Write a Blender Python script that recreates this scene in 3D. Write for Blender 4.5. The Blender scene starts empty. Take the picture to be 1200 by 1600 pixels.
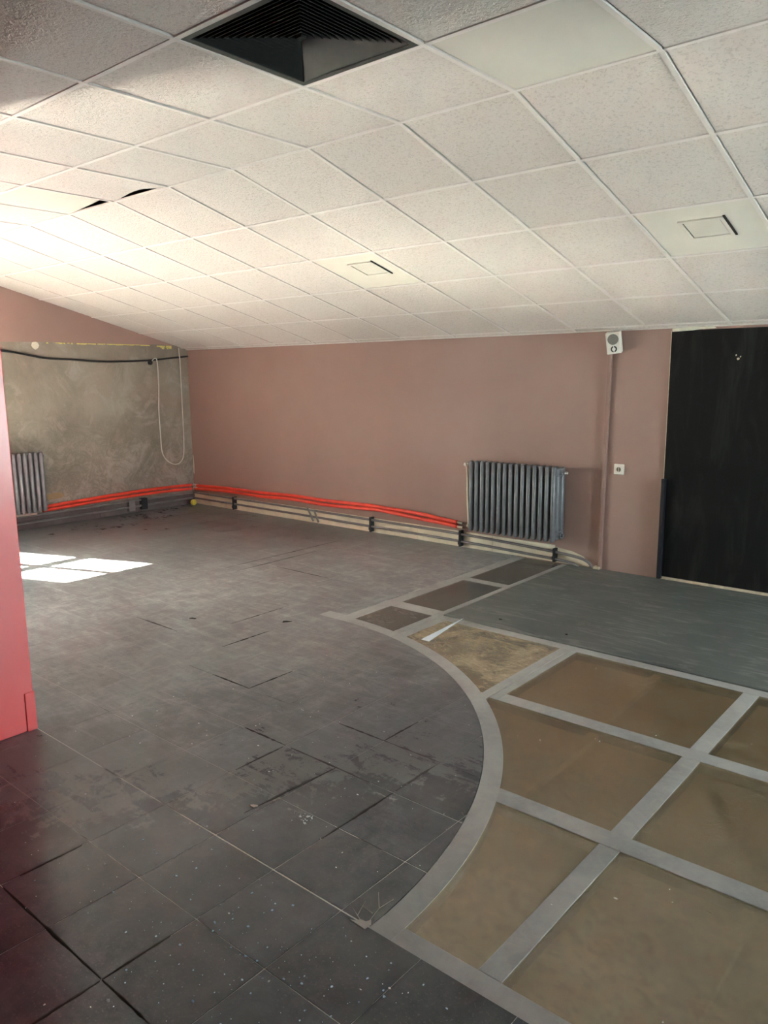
import bpy, bmesh, math, random
from mathutils import Vector, Matrix, Quaternion
random.seed(11)
S = bpy.context.scene
COL = S.collection

# ------------------------------------------------------------------ camera
CAM_H = 1.6131
cam_d = bpy.data.cameras.new('camera')
cam_d.sensor_fit = 'VERTICAL'; cam_d.sensor_height = 36.0
cam_d.lens = 1209.67 / 1600 * 36.0
cam_d.clip_start = 0.02
cam = bpy.data.objects.new('camera', cam_d); COL.objects.link(cam)
R_ = Vector((0.76165231, 0.64792146, -0.0091396))
U_ = Vector((-0.1065225, 0.13910841, 0.98453126))
D_ = Vector((-0.63917033, 0.74889694, -0.17497046))
cam.matrix_world = Matrix(((R_.x, U_.x, -D_.x, 0), (R_.y, U_.y, -D_.y, 0), (R_.z, U_.z, -D_.z, CAM_H), (0, 0, 0, 1)))
S.camera = cam

# ------------------------------------------------------------------ exposure, sky, sun
S.view_settings.view_transform = 'Standard'
S.view_settings.look = 'None'
S.view_settings.gamma = 1.0
S.view_settings.use_curve_mapping = False
S.view_settings.exposure = 0.22
S.cycles.use_denoising = True
S.cycles.denoising_prefilter = 'ACCURATE'
S.cycles.max_bounces = 16
S.cycles.diffuse_bounces = 10
S.cycles.glossy_bounces = 6
S.cycles.transparent_max_bounces = 12
S.cycles.sample_clamp_indirect = 300.0
S.cycles.blur_glossy = 0.2

SKY = 115.0
SUN = 900.0
sun_dir = Vector((1.0, 0.38, -0.54)).normalized()
W = bpy.data.worlds.new('World'); S.world = W; W.use_nodes = True
wn = W.node_tree.nodes; wl = W.node_tree.links
wn.clear()
w_out = wn.new('ShaderNodeOutputWorld'); w_bg = wn.new('ShaderNodeBackground')
sky = wn.new('ShaderNodeTexSky'); sky.sky_type = 'HOSEK_WILKIE'; sky.turbidity = 5.0; sky.ground_albedo = 0.35
sky.sun_direction = (-sun_dir).normalized()
sk_mix = wn.new('ShaderNodeMixRGB'); sk_mix.inputs[0].default_value = 0.75
sk_mix.inputs[2].default_value = (0.66, 0.85, 1.0, 1)
wl.new(sky.outputs[0], sk_mix.inputs[1]); wl.new(sk_mix.outputs[0], w_bg.inputs[0])
w_bg.inputs[1].default_value = SKY
wl.new(w_bg.outputs[0], w_out.inputs[0])

sd = bpy.data.lights.new('sun', 'SUN'); sd.energy = SUN; sd.angle = math.radians(0.8); sd.color = (1.0, 0.97, 0.935)
sun = bpy.data.objects.new('sun', sd); COL.objects.link(sun)
sun.rotation_euler = sun_dir.to_track_quat('-Z', 'Y').to_euler(); sun.location = (-14, -3, 8)

# ------------------------------------------------------------------ room dimensions
XL, XR = -8.28, 2.80          # left and right wall
YB, YF = 5.937, -3.0          # back and front wall
ZC = 2.738                    # flat ceiling
YC = 2.925                    # crease line where ceiling starts to slope
SLOPE = 0.26043
def ceil_z(y): return ZC - max(0.0, y - YC) * math.tan(SLOPE)
ZW = ceil_z(YB)
PX, PY = -3.44, 1.516         # free corner of the red partition = centre of the arc
RA = 2.07                     # radius of the arc

# windows: (y0, y1, z0, z1) in left wall; right wall; (x0,x1,z0,z1) front wall
WIN_L = [(-0.95, 0.10, 0.50, 1.44), (1.89, 2.77, 0.50, 1.44)]  # first window unseen, added for more light; second follows the floor sun patch
WIN_R_ADDED = [(3.80, 4.70, 0.40, 2.0)]  # unseen window added to lend the red partition its pale sheen
WIN_F = []
def portal(name, loc, nrm, sx, sy):
    l = bpy.data.lights.new(name, 'AREA'); l.shape = 'RECTANGLE'; l.size = sx; l.size_y = sy; l.cycles.is_portal = True
    o = bpy.data.objects.new(name, l); COL.objects.link(o); o.location = loc
    o.rotation_euler = Vector(nrm).to_track_quat('-Z', 'Z').to_euler()
for a, b, c, d in WIN_L: portal('window_portal', (XL - 0.12, (a + b) / 2, (c + d) / 2), (1, 0, 0), b - a, d - c)
for a, b, c, d in WIN_R_ADDED: portal('window_portal', (XR + 0.12, (a + b) / 2, (c + d) / 2), (-1, 0, 0), b - a, d - c)
for a, b, c, d in WIN_F: portal('window_portal', ((a + b) / 2, YF - 0.12, (c + d) / 2), (0, 1, 0), b - a, d - c)

# ------------------------------------------------------------------ helpers
def link(name, me, m=None, parent=None, label=None, cat=None, group=None, kind=None):
    o = bpy.data.objects.new(name, me); COL.objects.link(o)
    if m is not None and me is not None and len(me.materials) == 0: me.materials.append(m)
    if parent is not None: o.parent = parent
    tag(o, label, cat, group, kind)
    return o
def tag(o, label=None, cat=None, group=None, kind=None):
    if label: o['label'] = label
    if cat: o['category'] = cat
    if group: o['group'] = group
    if kind: o['kind'] = kind
def mesh(bm, name, smooth=False):
    me = bpy.data.meshes.new(name); bmesh.ops.recalc_face_normals(bm, faces=bm.faces[:])
    bm.to_mesh(me); bm.free()
    if smooth:
        for p in me.polygons: p.use_smooth = True
    return me
def obj(name, bm, m, parent=None, smooth=False, **k): return link(name, mesh(bm, name, smooth), m, parent, **k)
def empty(name, loc=(0, 0, 0), **k):
    o = link(name, None, **k); o.location = loc; o.empty_display_size = 0.1; return o
def box(bm, x0, x1, y0, y1, z0, z1, bev=0.0, seg=2):
    g = bmesh.ops.create_cube(bm, size=1.0)
    for v in g['verts']:
        v.co = Vector((x0 + (v.co.x + .5) * (x1 - x0), y0 + (v.co.y + .5) * (y1 - y0), z0 + (v.co.z + .5) * (z1 - z0)))
    if bev > 0:
        es = list({e for v in g['verts'] for e in v.link_edges})
        bmesh.ops.bevel(bm, geom=es, offset=bev, segments=seg, affect='EDGES', profile=.5)
    return bm
def nb(): return bmesh.new()
def bxo(name, m, b, parent=None, bev=0.0, **k): return obj(name, box(nb(), *b, bev=bev), m, parent, **k)
def prism(bm, pts, z0, z1):
    lo = [bm.verts.new((p[0], p[1], z0)) for p in pts]; hi = [bm.verts.new((p[0], p[1], z1)) for p in pts]
    n = len(pts); bm.faces.new(hi); bm.faces.new(lo[::-1])
    for i in range(n): bm.faces.new((lo[i], lo[(i + 1) % n], hi[(i + 1) % n], hi[i]))
    return bm
def tube(bm, pts, r, n=10, cap=True):
    pts = [Vector(p) for p in pts]; rings = []; up = None
    for i, p in enumerate(pts):
        t = (pts[min(i + 1, len(pts) - 1)] - pts[max(i - 1, 0)]).normalized()
        if up is None:
            up = Vector((0, 0, 1)) if abs(t.z) < .9 else Vector((1, 0, 0))
        a = (up - t * up.dot(t)).normalized(); b = t.cross(a); up = a
        rr = r[i] if isinstance(r, (list, tuple)) else r
        rings.append([bm.verts.new(p + (a * math.cos(2 * math.pi * k / n) + b * math.sin(2 * math.pi * k / n)) * rr) for k in range(n)])
    for q in range(len(rings) - 1):
        for k in range(n):
            bm.faces.new((rings[q][k], rings[q][(k + 1) % n], rings[q + 1][(k + 1) % n], rings[q + 1][k]))
    if cap:
        bm.faces.new(rings[0][::-1]); bm.faces.new(rings[-1])
    return bm
def smooth_path(pts, n=8):
    pts = [Vector(p) for p in pts]; out = []
    for i in range(len(pts) - 1):
        p0 = pts[max(i - 1, 0)]; p1 = pts[i]; p2 = pts[i + 1]; p3 = pts[min(i + 2, len(pts) - 1)]
        for k in range(n):
            t = k / n
            out.append(.5 * ((2 * p1) + (-p0 + p2) * t + (2 * p0 - 5 * p1 + 4 * p2 - p3) * t * t + (-p0 + 3 * p1 - 3 * p2 + p3) * t ** 3))
    out.append(pts[-1]); return out
def clip_half(poly, a, b, c):          # keep a*x + b*y <= c
    out = []
    for i in range(len(poly)):
        p, q = poly[i], poly[(i + 1) % len(poly)]
        fp = a * p[0] + b * p[1] - c; fq = a * q[0] + b * q[1] - c
        if fp <= 0: out.append(p)
        if (fp < 0 < fq) or (fq < 0 < fp):
            t = fp / (fp - fq); out.append((p[0] + t * (q[0] - p[0]), p[1] + t * (q[1] - p[1])))
    return out
def area(poly):
    return abs(sum(poly[i][0] * poly[(i + 1) % len(poly)][1] - poly[(i + 1) % len(poly)][0] * poly[i][1] for i in range(len(poly)))) / 2

# ------------------------------------------------------------------ materials
class MT:
    def __init__(s, name, rough=.5, spec=.5):
        s.m = bpy.data.materials.new(name); s.m.use_nodes = True
        s.n = s.m.node_tree.nodes; s.l = s.m.node_tree.links
        s.b = s.n['Principled BSDF']; s.out = s.n['Material Output']
        s.b.inputs['Roughness'].default_value = rough; s.b.inputs['Specular IOR Level'].default_value = spec
        s._pos = None
    def pos(s, scale=(1, 1, 1), space='world', rz=0.0):
        if space == 'world':
            g = s.n.new('ShaderNodeNewGeometry').outputs['Position']
        else:
            g = s.n.new('ShaderNodeTexCoord').outputs['Object']
        mp = s.n.new('ShaderNodeMapping'); mp.inputs['Scale'].default_value = scale; mp.inputs['Rotation'].default_value = (0, 0, rz)
        s.l.new(g, mp.inputs[0]); return mp.outputs[0]
    def noise(s, scale, detail=4, rough=.6, vec=None, dist=0.0):
        t = s.n.new('ShaderNodeTexNoise'); t.inputs['Scale'].default_value = scale; t.inputs['Detail'].default_value = detail
        t.inputs['Roughness'].default_value = rough; t.inputs['Distortion'].default_value = dist
        s.l.new(vec if vec is not None else s.pos(), t.inputs['Vector']); return t.outputs['Fac']
    def voro(s, scale, vec=None, feat='F1'):
        t = s.n.new('ShaderNodeTexVoronoi'); t.inputs['Scale'].default_value = scale; t.feature = feat
        s.l.new(vec if vec is not None else s.pos(), t.inputs['Vector']); return t.outputs['Distance']
    def ramp(s, fac, stops):
        r = s.n.new('ShaderNodeValToRGB'); e = r.color_ramp.elements
        while len(e) < len(stops): e.new(.5)
        for i, (p, c) in enumerate(stops):
            e[i].position = p
            e[i].color = (c, c, c, 1) if isinstance(c, (int, float)) else (*c, 1)
        s.l.new(fac, r.inputs[0]); return r.outputs[0]
    def mix(s, fac, a, b, mode='MIX'):
        x = s.n.new('ShaderNodeMixRGB'); x.blend_type = mode
        for i, v in ((0, fac), (1, a), (2, b)):
            if isinstance(v, (int, float)): x.inputs[i].default_value = v if i == 0 else (v, v, v, 1)
            elif isinstance(v, tuple): x.inputs[i].default_value = (*v, 1)
            else: s.l.new(v, x.inputs[i])
        return x.outputs[0]
    def math(s, op, a, b=None):
        x = s.n.new('ShaderNodeMath'); x.operation = op
        for i, v in ((0, a), (1, b)):
            if v is None: continue
            if isinstance(v, (int, float)): x.inputs[i].default_value = v
            else: s.l.new(v, x.inputs[i])
        return x.outputs[0]
    def col(s, c):
        if isinstance(c, tuple): s.b.inputs['Base Color'].default_value = (*c, 1)
        else: s.l.new(c, s.b.inputs['Base Color'])
        return s
    def rough(s, r): s.l.new(r, s.b.inputs['Roughness']); return s
    def bump(s, h, strength=.3, dist=.01):
        b = s.n.new('ShaderNodeBump'); b.inputs['Strength'].default_value = strength; b.inputs['Distance'].default_value = dist
        s.l.new(h, b.inputs['Height']); s.l.new(b.outputs[0], s.b.inputs['Normal']); return s
    def rnd(s): return s.n.new('ShaderNodeObjectInfo').outputs['Random']

def simple(name, c, rough=.5, spec=.5, var=.12, scale=9.0, metallic=0.0, bump=0.0):
    t = MT(name, rough, spec); n = t.noise(scale, 4)
    t.col(t.mix(t.ramp(n, [(.3, 0.0), (.7, 1.0)]), tuple(x * (1 - var) for x in c), tuple(min(1, x * (1 + var)) for x in c)))
    t.b.inputs['Metallic'].default_value = metallic
    if bump: t.bump(t.noise(scale * 12, 3), bump, .004)
    return t.m

# mauve wall paint
t = MT('mauve_paint', .62, .35)
n1 = t.noise(1.1, 4); n2 = t.noise(60, 3)
c = t.mix(t.ramp(n1, [(.3, 0.), (.7, 1.)]), (.288, .189, .160), (.322, .214, .182))
t.col(c); t.bump(n2, .12, .003); M_mauve = t.m
# bare concrete / plaster with trowel smears
t = MT('bare_plaster', .85, .2)
v = t.pos((1, 1, 1))
n1 = t.noise(1.6, 6, .62, v, .4); n2 = t.noise(6.0, 8, .7, v, 1.6); n3 = t.noise(22, 5, .7, v)
c = t.mix(t.ramp(n1, [(.32, 0.), (.68, 1.)]), (.19, .172, .138), (.30, .275, .23))
low = t.n.new('ShaderNodeSeparateXYZ'); t.l.new(v, low.inputs[0])
lowm = t.ramp(t.math('ADD', low.outputs[2], t.math('MULTIPLY', n1, .8)), [(.0, 1.0), (.95, 1.0), (1.0, 1.0)])
band = t.ramp(t.math('MULTIPLY', t.math('ADD', low.outputs[2], t.math('MULTIPLY', n1, .7)), .5), [(.35, 1.0), (.85, 0.0)])
sm = t.ramp(n2, [(.43, 0.), (.50, 1.), (.57, 0.2), (.72, .0)])
c = t.mix(t.math('MULTIPLY', sm, t.math('MULTIPLY', band, .7)), c, (.125, .108, .082))
pale = t.ramp(t.noise(3.2, 7, .68, v, 1.1), [(.52, 0.), (.64, 1.)])
c = t.mix(t.math('MULTIPLY', pale, .5), c, (.37, .34, .30))
pk = t.ramp(low.outputs[2], [(.15, 1.0), (.75, 0.0)])
c = t.mix(t.math('MULTIPLY', pk, .35), c, (.31, .245, .225))
t.col(c); t.bump(t.mix(.5, n2, n3), .45, .012); M_plaster = t.m
# red gloss paint of the partition
t = MT('red_paint', .5, .15)
n1 = t.noise(1.4, 3); n2 = t.noise(14, 3)
t.col(t.mix(t.ramp(n1, [(.3, 0.), (.7, 1.)]), (.82, .080, .080), (.86, .092, .092)))
t.b.inputs['Coat Weight'].default_value = 1.0; t.b.inputs['Coat Roughness'].default_value = .27
t.bump(n2, .06, .01); M_red = t.m
# ceiling tiles
def ceil_mat(name, base, fiss=1.0):
    t = MT(name, .9, .2)
    v = t.pos((1, 1, 1))
    a = t.noise(72, 3, .6, v, .8); b = t.noise(38, 4, .6, v, .6); g = t.noise(.9, 3, .5, v)
    pits = t.ramp(a, [(.36, 1.0), (.47, 0.0)])
    rd = t.math('ADD', t.math('MULTIPLY', t.rnd(), .09), .955)
    c = t.mix(1.0, t.mix(t.ramp(g, [(.3, 0.), (.7, 1.)]), tuple(x * .97 for x in base), base), rd, 'MULTIPLY')
    c = t.mix(t.math('MULTIPLY', pits, .36 * fiss), c, tuple(x * .45 for x in base))
    t.col(c)
    t.bump(t.mix(.35, a, b), .9 * fiss, .010)
    return t.m
M_tile = ceil_mat('ceiling_tile_fissured', (.595, .56, .53))
M_tile_s = ceil_mat('ceiling_tile_smooth', (.59, .575, .52), .08)
M_bar = simple('ceiling_bar_white', (.63, .60, .575), .55, .4, .05, 6)
M_plenum = simple('plenum_dark', (.02, .018, .016), .9, .1)
M_vent = simple('vent_dark_metal', (.011, .012, .0115), .75, .25, .25, 40)
M_vent_rim = simple('vent_rim', (.045, .05, .045), .5, .4, .2, 30)
# floor tile
def floor_tile_mat():
    t = MT('vinyl_floor_tile', .4, .5)
    v = t.pos(); vs = t.pos((.7, 2.0, 1), rz=.5); vr = t.pos((1.6, .8, 1), rz=-.35)
    rd = t.rnd()
    base = t.mix(t.ramp(t.noise(5.5, 6, .7, v, .6), [(.3, 0.), (.7, 1.)]), (.018, .022, .031), (.043, .049, .064))
    base = t.mix(1.0, base, t.math('ADD', t.math('MULTIPLY', rd, .5), .75), 'MULTIPLY')
    # mottled fine speckle of the vinyl
    sp = t.ramp(t.noise(120, 2, .5, v), [(.60, 0.), (.70, 1.)])
    base = t.mix(t.math('MULTIPLY', sp, .22), base, (.11, .115, .13))
    # dust: broad cloudy film plus sweeping smears
    d1 = t.ramp(t.noise(1.3, 7, .66, v, .8), [(.36, 0.), (.66, 1.)])
    d2 = t.ramp(t.noise(7.0, 8, .78, vs, .5), [(.44, 0.), (.62, 1.)])
    d4 = t.ramp(t.noise(3.0, 6, .7, t.pos((.35, 3.2, 1), rz=.12), .5), [(.56, 0.), (.68, 1.)])
    d3 = t.ramp(t.noise(6.0, 9, .80, vr, .7), [(.48, 0.), (.62, 1.)])
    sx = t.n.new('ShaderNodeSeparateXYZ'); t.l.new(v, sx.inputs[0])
    # dust thick towards the gable, thin near camera; window light's falloff painted in too
    dust_light = t.ramp(t.math('MULTIPLY', t.math('ADD', t.math('MULTIPLY', t.math('SUBTRACT', sx.outputs[1], sx.outputs[0]), .8), t.math('MULTIPLY', t.noise(.8, 4, .6, v, .5), 1.2)), .1), [(.34, .04), (.70, 1.0), (.82, .85), (1.0, .26)])
    dust = t.math('MULTIPLY', dust_light, t.math('ADD', .20, t.math('ADD', t.math('MULTIPLY', d1, .30), t.math('ADD', t.math('MULTIPLY', d2, .30), t.math('ADD', t.math('MULTIPLY', d4, .30), t.math('MULTIPLY', d3, .32))))))
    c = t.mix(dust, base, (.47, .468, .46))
    scuff = t.ramp(t.noise(15, 7, .76, vs, .9), [(.60, 0.), (.68, 1.)])
    c = t.mix(t.math('MULTIPLY', t.math('MULTIPLY', scuff, dust_light), .38), c, (.50, .49, .47))
    # dark grime spots
    dk = t.ramp(t.noise(11, 4, .6, v, 1.5), [(.72, 0.), (.78, 1.)])
    c = t.mix(t.math('MULTIPLY', dk, .22), c, (.008, .008, .008))
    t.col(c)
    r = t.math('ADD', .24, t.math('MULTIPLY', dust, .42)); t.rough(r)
    t.b.inputs['Coat Weight'].default_value = .17; t.b.inputs['Coat Roughness'].default_value = .15
    t.bump(t.mix(.5, t.noise(9, 5, .6, v, .5), t.noise(70, 3, .6, v)), .13, .004)
    return t.m
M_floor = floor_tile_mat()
t = MT('floor_screed_joint', .8, .2)
n = t.noise(2.2, 3)
t.col(t.ramp(n, [(.37, (.02, .019, .018)), (.43, (.40, .39, .385))])); M_joint = t.m
# frame bars of the glass floor
t = MT('floor_frame_grey', .55, .35)
v = t.pos()
c = t.mix(t.ramp(t.noise(3.0, 6, .7, v, .6), [(.3, 0.), (.7, 1.)]), (.25, .245, .24), (.39, .38, .37))
c = t.mix(t.math('MULTIPLY', t.ramp(t.noise(14, 6, .7, v, 1.5), [(.5, 0.), (.65, 1.)]), .4), c, (.40, .38, .34))
t.col(c); t.bump(t.noise(40, 4, .6, v), .15, .003); M_frame = t.m
# boards under the glass
t = MT('brown_underlay_board', .8, .2)
v = t.pos()
c = t.mix(t.ramp(t.noise(2.0, 5, .6, v, .5), [(.3, 0.), (.7, 1.)]), (.50, .30, .12), (.66, .42, .19))
t.col(c); M_brown = t.m
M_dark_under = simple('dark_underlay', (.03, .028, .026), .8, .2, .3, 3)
# dusty glass
def glass(name, dust_col, dmin, dmax):
    m = bpy.data.materials.new(name); m.use_nodes = True
    h = MT.__new__(MT); h.m = m; h.n = m.node_tree.nodes; h.l = m.node_tree.links; h.b = h.n['Principled BSDF']; h.out = h.n['Material Output']
    h.n.remove(h.b)
    tr = h.n.new('ShaderNodeBsdfTransparent'); tr.inputs[0].default_value = (.96, .93, .86, 1)
    df = h.n.new('ShaderNodeBsdfDiffuse'); gl = h.n.new('ShaderNodeBsdfGlossy')
    df.inputs[0].default_value = (*dust_col, 1); gl.inputs['Roughness'].default_value = .22
    v = h.pos()
    d = h.ramp(h.noise(2.6, 7, .68, v, 1.2), [(.35, dmin), (.70, dmax)])
    d2 = h.ramp(h.noise(13, 7, .72, h.pos((1, 2.2, 1)), 1.5), [(.50, 0.), (.66, .24)])
    m1 = h.n.new('ShaderNodeMixShader'); h.l.new(h.math('ADD', d, d2), m1.inputs[0]); h.l.new(tr.outputs[0], m1.inputs[1]); h.l.new(df.outputs[0], m1.inputs[2])
    fr = h.n.new('ShaderNodeFresnel'); fr.inputs[0].default_value = 1.45
    m2 = h.n.new('ShaderNodeMixShader'); h.l.new(h.math('MULTIPLY', fr.outputs[0], .8), m2.inputs[0]); h.l.new(m1.outputs[0], m2.inputs[1]); h.l.new(gl.outputs[0], m2.inputs[2])
    h.l.new(m2.outputs[0], h.out.inputs[0]); return m
M_glass = glass('dusty_floor_glass', (.52, .39, .24), .08, .32)
M_glass_b = glass('heavily_dusted_glass', (.60, .49, .34), .22, .75)
M_glass_d = glass('grimy_dark_glass', (.20, .185, .165), .35, .85)
M_win = glass('window_glass', (.5, .5, .5), .0, .02)
# grey painted board
t = MT('grey_painted_board', .5, .4)
v = t.pos(); vs = t.pos((.5, 2.4, 1))
c = t.mix(t.ramp(t.noise(2.2, 6, .7, v, .6), [(.3, 0.), (.7, 1.)]), (.082, .090, .086), (.135, .142, .134))
c = t.mix(t.math('MULTIPLY', t.ramp(t.noise(5, 7, .72, vs, 1.6), [(.51, 0.), (.66, 1.)]), .65), c, (.24, .24, .22))
t.col(c); t.bump(t.noise(30, 4, .6, v), .12, .003); M_board = t.m
# black wall panel with chalky scuffs
t = MT('black_panel_paint', .75, .2)
v = t.pos((2.2, 1, .45)); vv = t.pos()
sc = t.ramp(t.noise(3.0, 7, .66, v, .6), [(.48, 0.), (.78, 1.)])
t.col(t.mix(t.math('MULTIPLY', sc, .8), (.0025, .0025, .0028), (.024, .024, .022)))
t.bump(t.noise(25, 4, .6, vv), .08, .004); M_black = t.m
M_blackb = simple('black_batten', (.008, .009, .014), .4, .5)
M_iron = simple('radiator_iron_paint', (.17, .17, .185), .38, .5, .18, 14, 0.15)
M_iron_d = simple('radiator_dark', (.02, .02, .022), .6, .3)
M_cream = simple('cream_skirting', (.74, .68, .53), .5, .4, .14, 5)
M_mskirt = simple('dusty_mauve_skirting', (.115, .092, .09), .6, .3, .2, 5)
M_pipe = simple('grey_heating_pipe', (.17, .15, .15), .4, .5, .18, 6)
M_redpipe = simple('red_pipe_insulation', (.70, .055, .028), .42, .5, .12, 10)
M_white = simple('white_plastic', (.66, .64, .58), .45, .5, .05, 9)
M_cord = simple('white_cord', (.50, .48, .43), .6, .3)
M_cable = simple('black_cable', (.012, .012, .012), .5, .4)
M_brass = simple('valve_metal', (.50, .45, .36), .35, .5, .15, 30, .6)
M_spgrille = simple('speaker_grille_grey', (.16, .15, .135), .7, .3, .2, 200)
M_spdark = simple('speaker_dark', (.03, .03, .03), .5, .5)
M_ball = simple('yellow_ball', (.60, .52, .06), .6, .3, .15, 60)
M_foam = simple('yellow_foam', (.62, .56, .20), .9, .1, .2, 60, bump=.5)
M_fill = simple('white_filler', (.62, .60, .50), .9, .1, .1, 40)
M_paper = simple('paper', (.62, .70, .78), .7, .2, .05, 30)
M_chip = simple('pinkish_chip', (.42, .32, .28), .8, .2)
M_leaf = simple('dark_dirt', (.015, .012, .010), .8, .2)
M_fleck = simple('white_fleck', (.62, .64, .66), .6, .3)
M_glint = simple('pale_blue_fleck', (.30, .44, .62), .5, .4)  # blue of reflected sky put into the colour
M_duct = simple('mauve_duct', (.255, .16, .135), .5, .4, .08, 6)
M_wframe = simple('window_frame_white', (.75, .75, .74), .4, .5, .04, 5)
M_wood = simple('bare_wood_edge', (.52, .43, .32), .75, .2, .2, 20)
M_outer = simple('outer_wall', (.35, .33, .30), .9, .2)
M_slab = simple('floor_slab', (.06, .055, .05), .9, .2)

# ------------------------------------------------------------------ ceiling
T6 = 0.6; X0 = -2.98
ceiling = bxo('ceiling', M_plenum, (XL - .3, XR + .3, YF - .3, YB + .3, ZC + .22, ZC + .34), kind='structure',
              label='suspended ceiling of square fissured tiles, flat near and sloping to the back wall', cat='ceiling')
TH = .014
def ctile_mesh(name, lx, ly, m):
    me = mesh(box(nb(), .012, lx - .012, .011, ly - .011, 0, TH, bev=.0022, seg=1), name); me.materials.append(m); return me
TS = .6061
me_full = ctile_mesh('ceiling_tile', T6, T6, M_tile)
me_smooth = ctile_mesh('ceiling_tile_smooth', T6, T6, M_tile_s)
me_full_s = ctile_mesh('ceiling_tile_slope', T6, TS, M_tile)
me_smooth_s = ctile_mesh('ceiling_tile_slope_smooth', T6, TS, M_tile_s)
i_lo, i_hi = -9, 9
def warp_tile(m, f, n=10):
    bm = nb(); a, b = .012, T6 - .012; g = {}
    for z in (0, TH):
        for p in range(n + 1):
            for q in range(n + 1):
                u, v = p / n, q / n; g[z, p, q] = bm.verts.new((a + u * (b - a), a + v * (b - a), z + f(u, v)))
        for p in range(n):
            for q in range(n): bm.faces.new((g[z, p, q], g[z, p + 1, q], g[z, p + 1, q + 1], g[z, p, q + 1]))
    rim = [(p, 0) for p in range(n)] + [(n, q) for q in range(n)] + [(p, n) for p in range(n, 0, -1)] + [(0, q) for q in range(n, 0, -1)]
    for k in range(len(rim)):
        x, y = rim[k], rim[(k + 1) % len(rim)]; bm.faces.new((g[(0,) + x], g[(0,) + y], g[(TH,) + y], g[(TH,) + x]))
    me = mesh(bm, 'ceiling_tile_warped'); me.materials.append(m); return me
def flatM(i, j): return Matrix.Translation((X0 + i * T6, YC + j * T6, ZC))
SLM = Matrix.Translation((0, YC, ZC)) @ Matrix.Rotation(-SLOPE, 4, 'X')
def slopeM(i, j): return SLM @ Matrix.Translation((X0 + i * T6, j * TS, 0))
def width_clip(i):
    a = max(XL, X0 + i * T6); b = min(XR, X0 + (i + 1) * T6); return a, b
def put_tile(me, Mx, tilt=True):
    o = link('ceiling_tile', me, None, ceiling)
    q = Matrix.Translation((0, 0, random.uniform(0, .0015)))
    if tilt: q = q @ Matrix.Rotation(random.uniform(-.0018, .0018), 4, 'X') @ Matrix.Rotation(random.uniform(-.0018, .0018), 4, 'Y')
    o.matrix_world = Mx @ q
    return o
for i in range(i_lo, i_hi + 1):
    a, b = width_clip(i)
    cut = (b - a) < T6 - 1e-4
    for j in range(-10, 0):
        if (i, j) == (1, -2): continue                       # air diffuser sits here
        if YC + (j + 1) * T6 < YF: continue
        sm = (i, j) in ((2, -1), (-4, -1))
        if cut:
            me = ctile_mesh('ceiling_tile_cut', b - a, T6, M_tile); o = put_tile(me, Matrix.Translation((a, YC + j * T6, ZC)))
        else:
            o = put_tile(me_smooth if sm else me_full, flatM(i, j))
        if (i, j) == (-4, -1):                                # one corner pushed up: dark wedge at the crease
            o['label'] = 'plain greenish white panel pushed up at one corner'
            o.data = warp_tile(M_tile_s, lambda u, v: .05 * u ** 1.5 * v ** 2); o.matrix_world = flatM(i, j)
        if (i, j) == (-3, -1):                                # bowed edge: dark sliver at the crease
            o.data = warp_tile(M_tile, lambda u, v: .026 * v ** 3 * max(0, math.sin(math.pi * min(1, max(0, (u - .08) / .8))))); o.matrix_world = flatM(i, j)
        if (i, j) == (2, -1): o['label'] = 'plain greenish white light panel'
    for j in range(0, 5):
        sm = (i, j) in ((2, 2), (-2, 2))
        if cut:
            me = ctile_mesh('ceiling_tile_cut', b - a, TS, M_tile); put_tile(me, SLM @ Matrix.Translation((a, j * TS, 0)))
        else:
            o = put_tile(me_smooth_s if sm else me_full_s, slopeM(i, j))
# narrow closing strips along the back wall (one per bay)
LS = (YB - YC) / math.cos(SLOPE); rest = LS - 5 * TS
for i in range(i_lo, i_hi + 1):
    a, b = width_clip(i)
    me = ctile_mesh('ceiling_strip', b - a, rest + .02, M_tile)
    o = link('edge_strip', me, None, ceiling); o.matrix_world = SLM @ Matrix.Translation((a, 5 * TS, random.uniform(0, .002)))
# grid bars
for i in range(i_lo, i_hi + 1):
    x = X0 + i * T6
    if x < XL: continue
    bxo('grid_bar', M_bar, (x - .013, x + .007, YF, YC + .004, ZC - .004, ZC + .006), ceiling)
    o = bxo('grid_bar', M_bar, (x - .013, x + .0075, -.004, LS, -.003, .02), ceiling); o.matrix_world = SLM.copy()
for j in range(-9, 1):
    y = YC + j * T6
    if y < YF: continue
    bxo('grid_bar', M_bar, (XL, XR, y - .0115, y + .0105, ZC - .0035, ZC + .005), ceiling)
for j in range(1, 6):
    o = bxo('grid_bar', M_bar, (XL, XR, j * TS - .0112, j * TS + .0105, -.0022, .018), ceiling); o.matrix_world = SLM.copy()
o = bxo('edge_angle', M_bar, (XL, XR, LS - .022, LS + .004, -.0035, .02), ceiling); o.matrix_world = SLM.copy()

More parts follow.
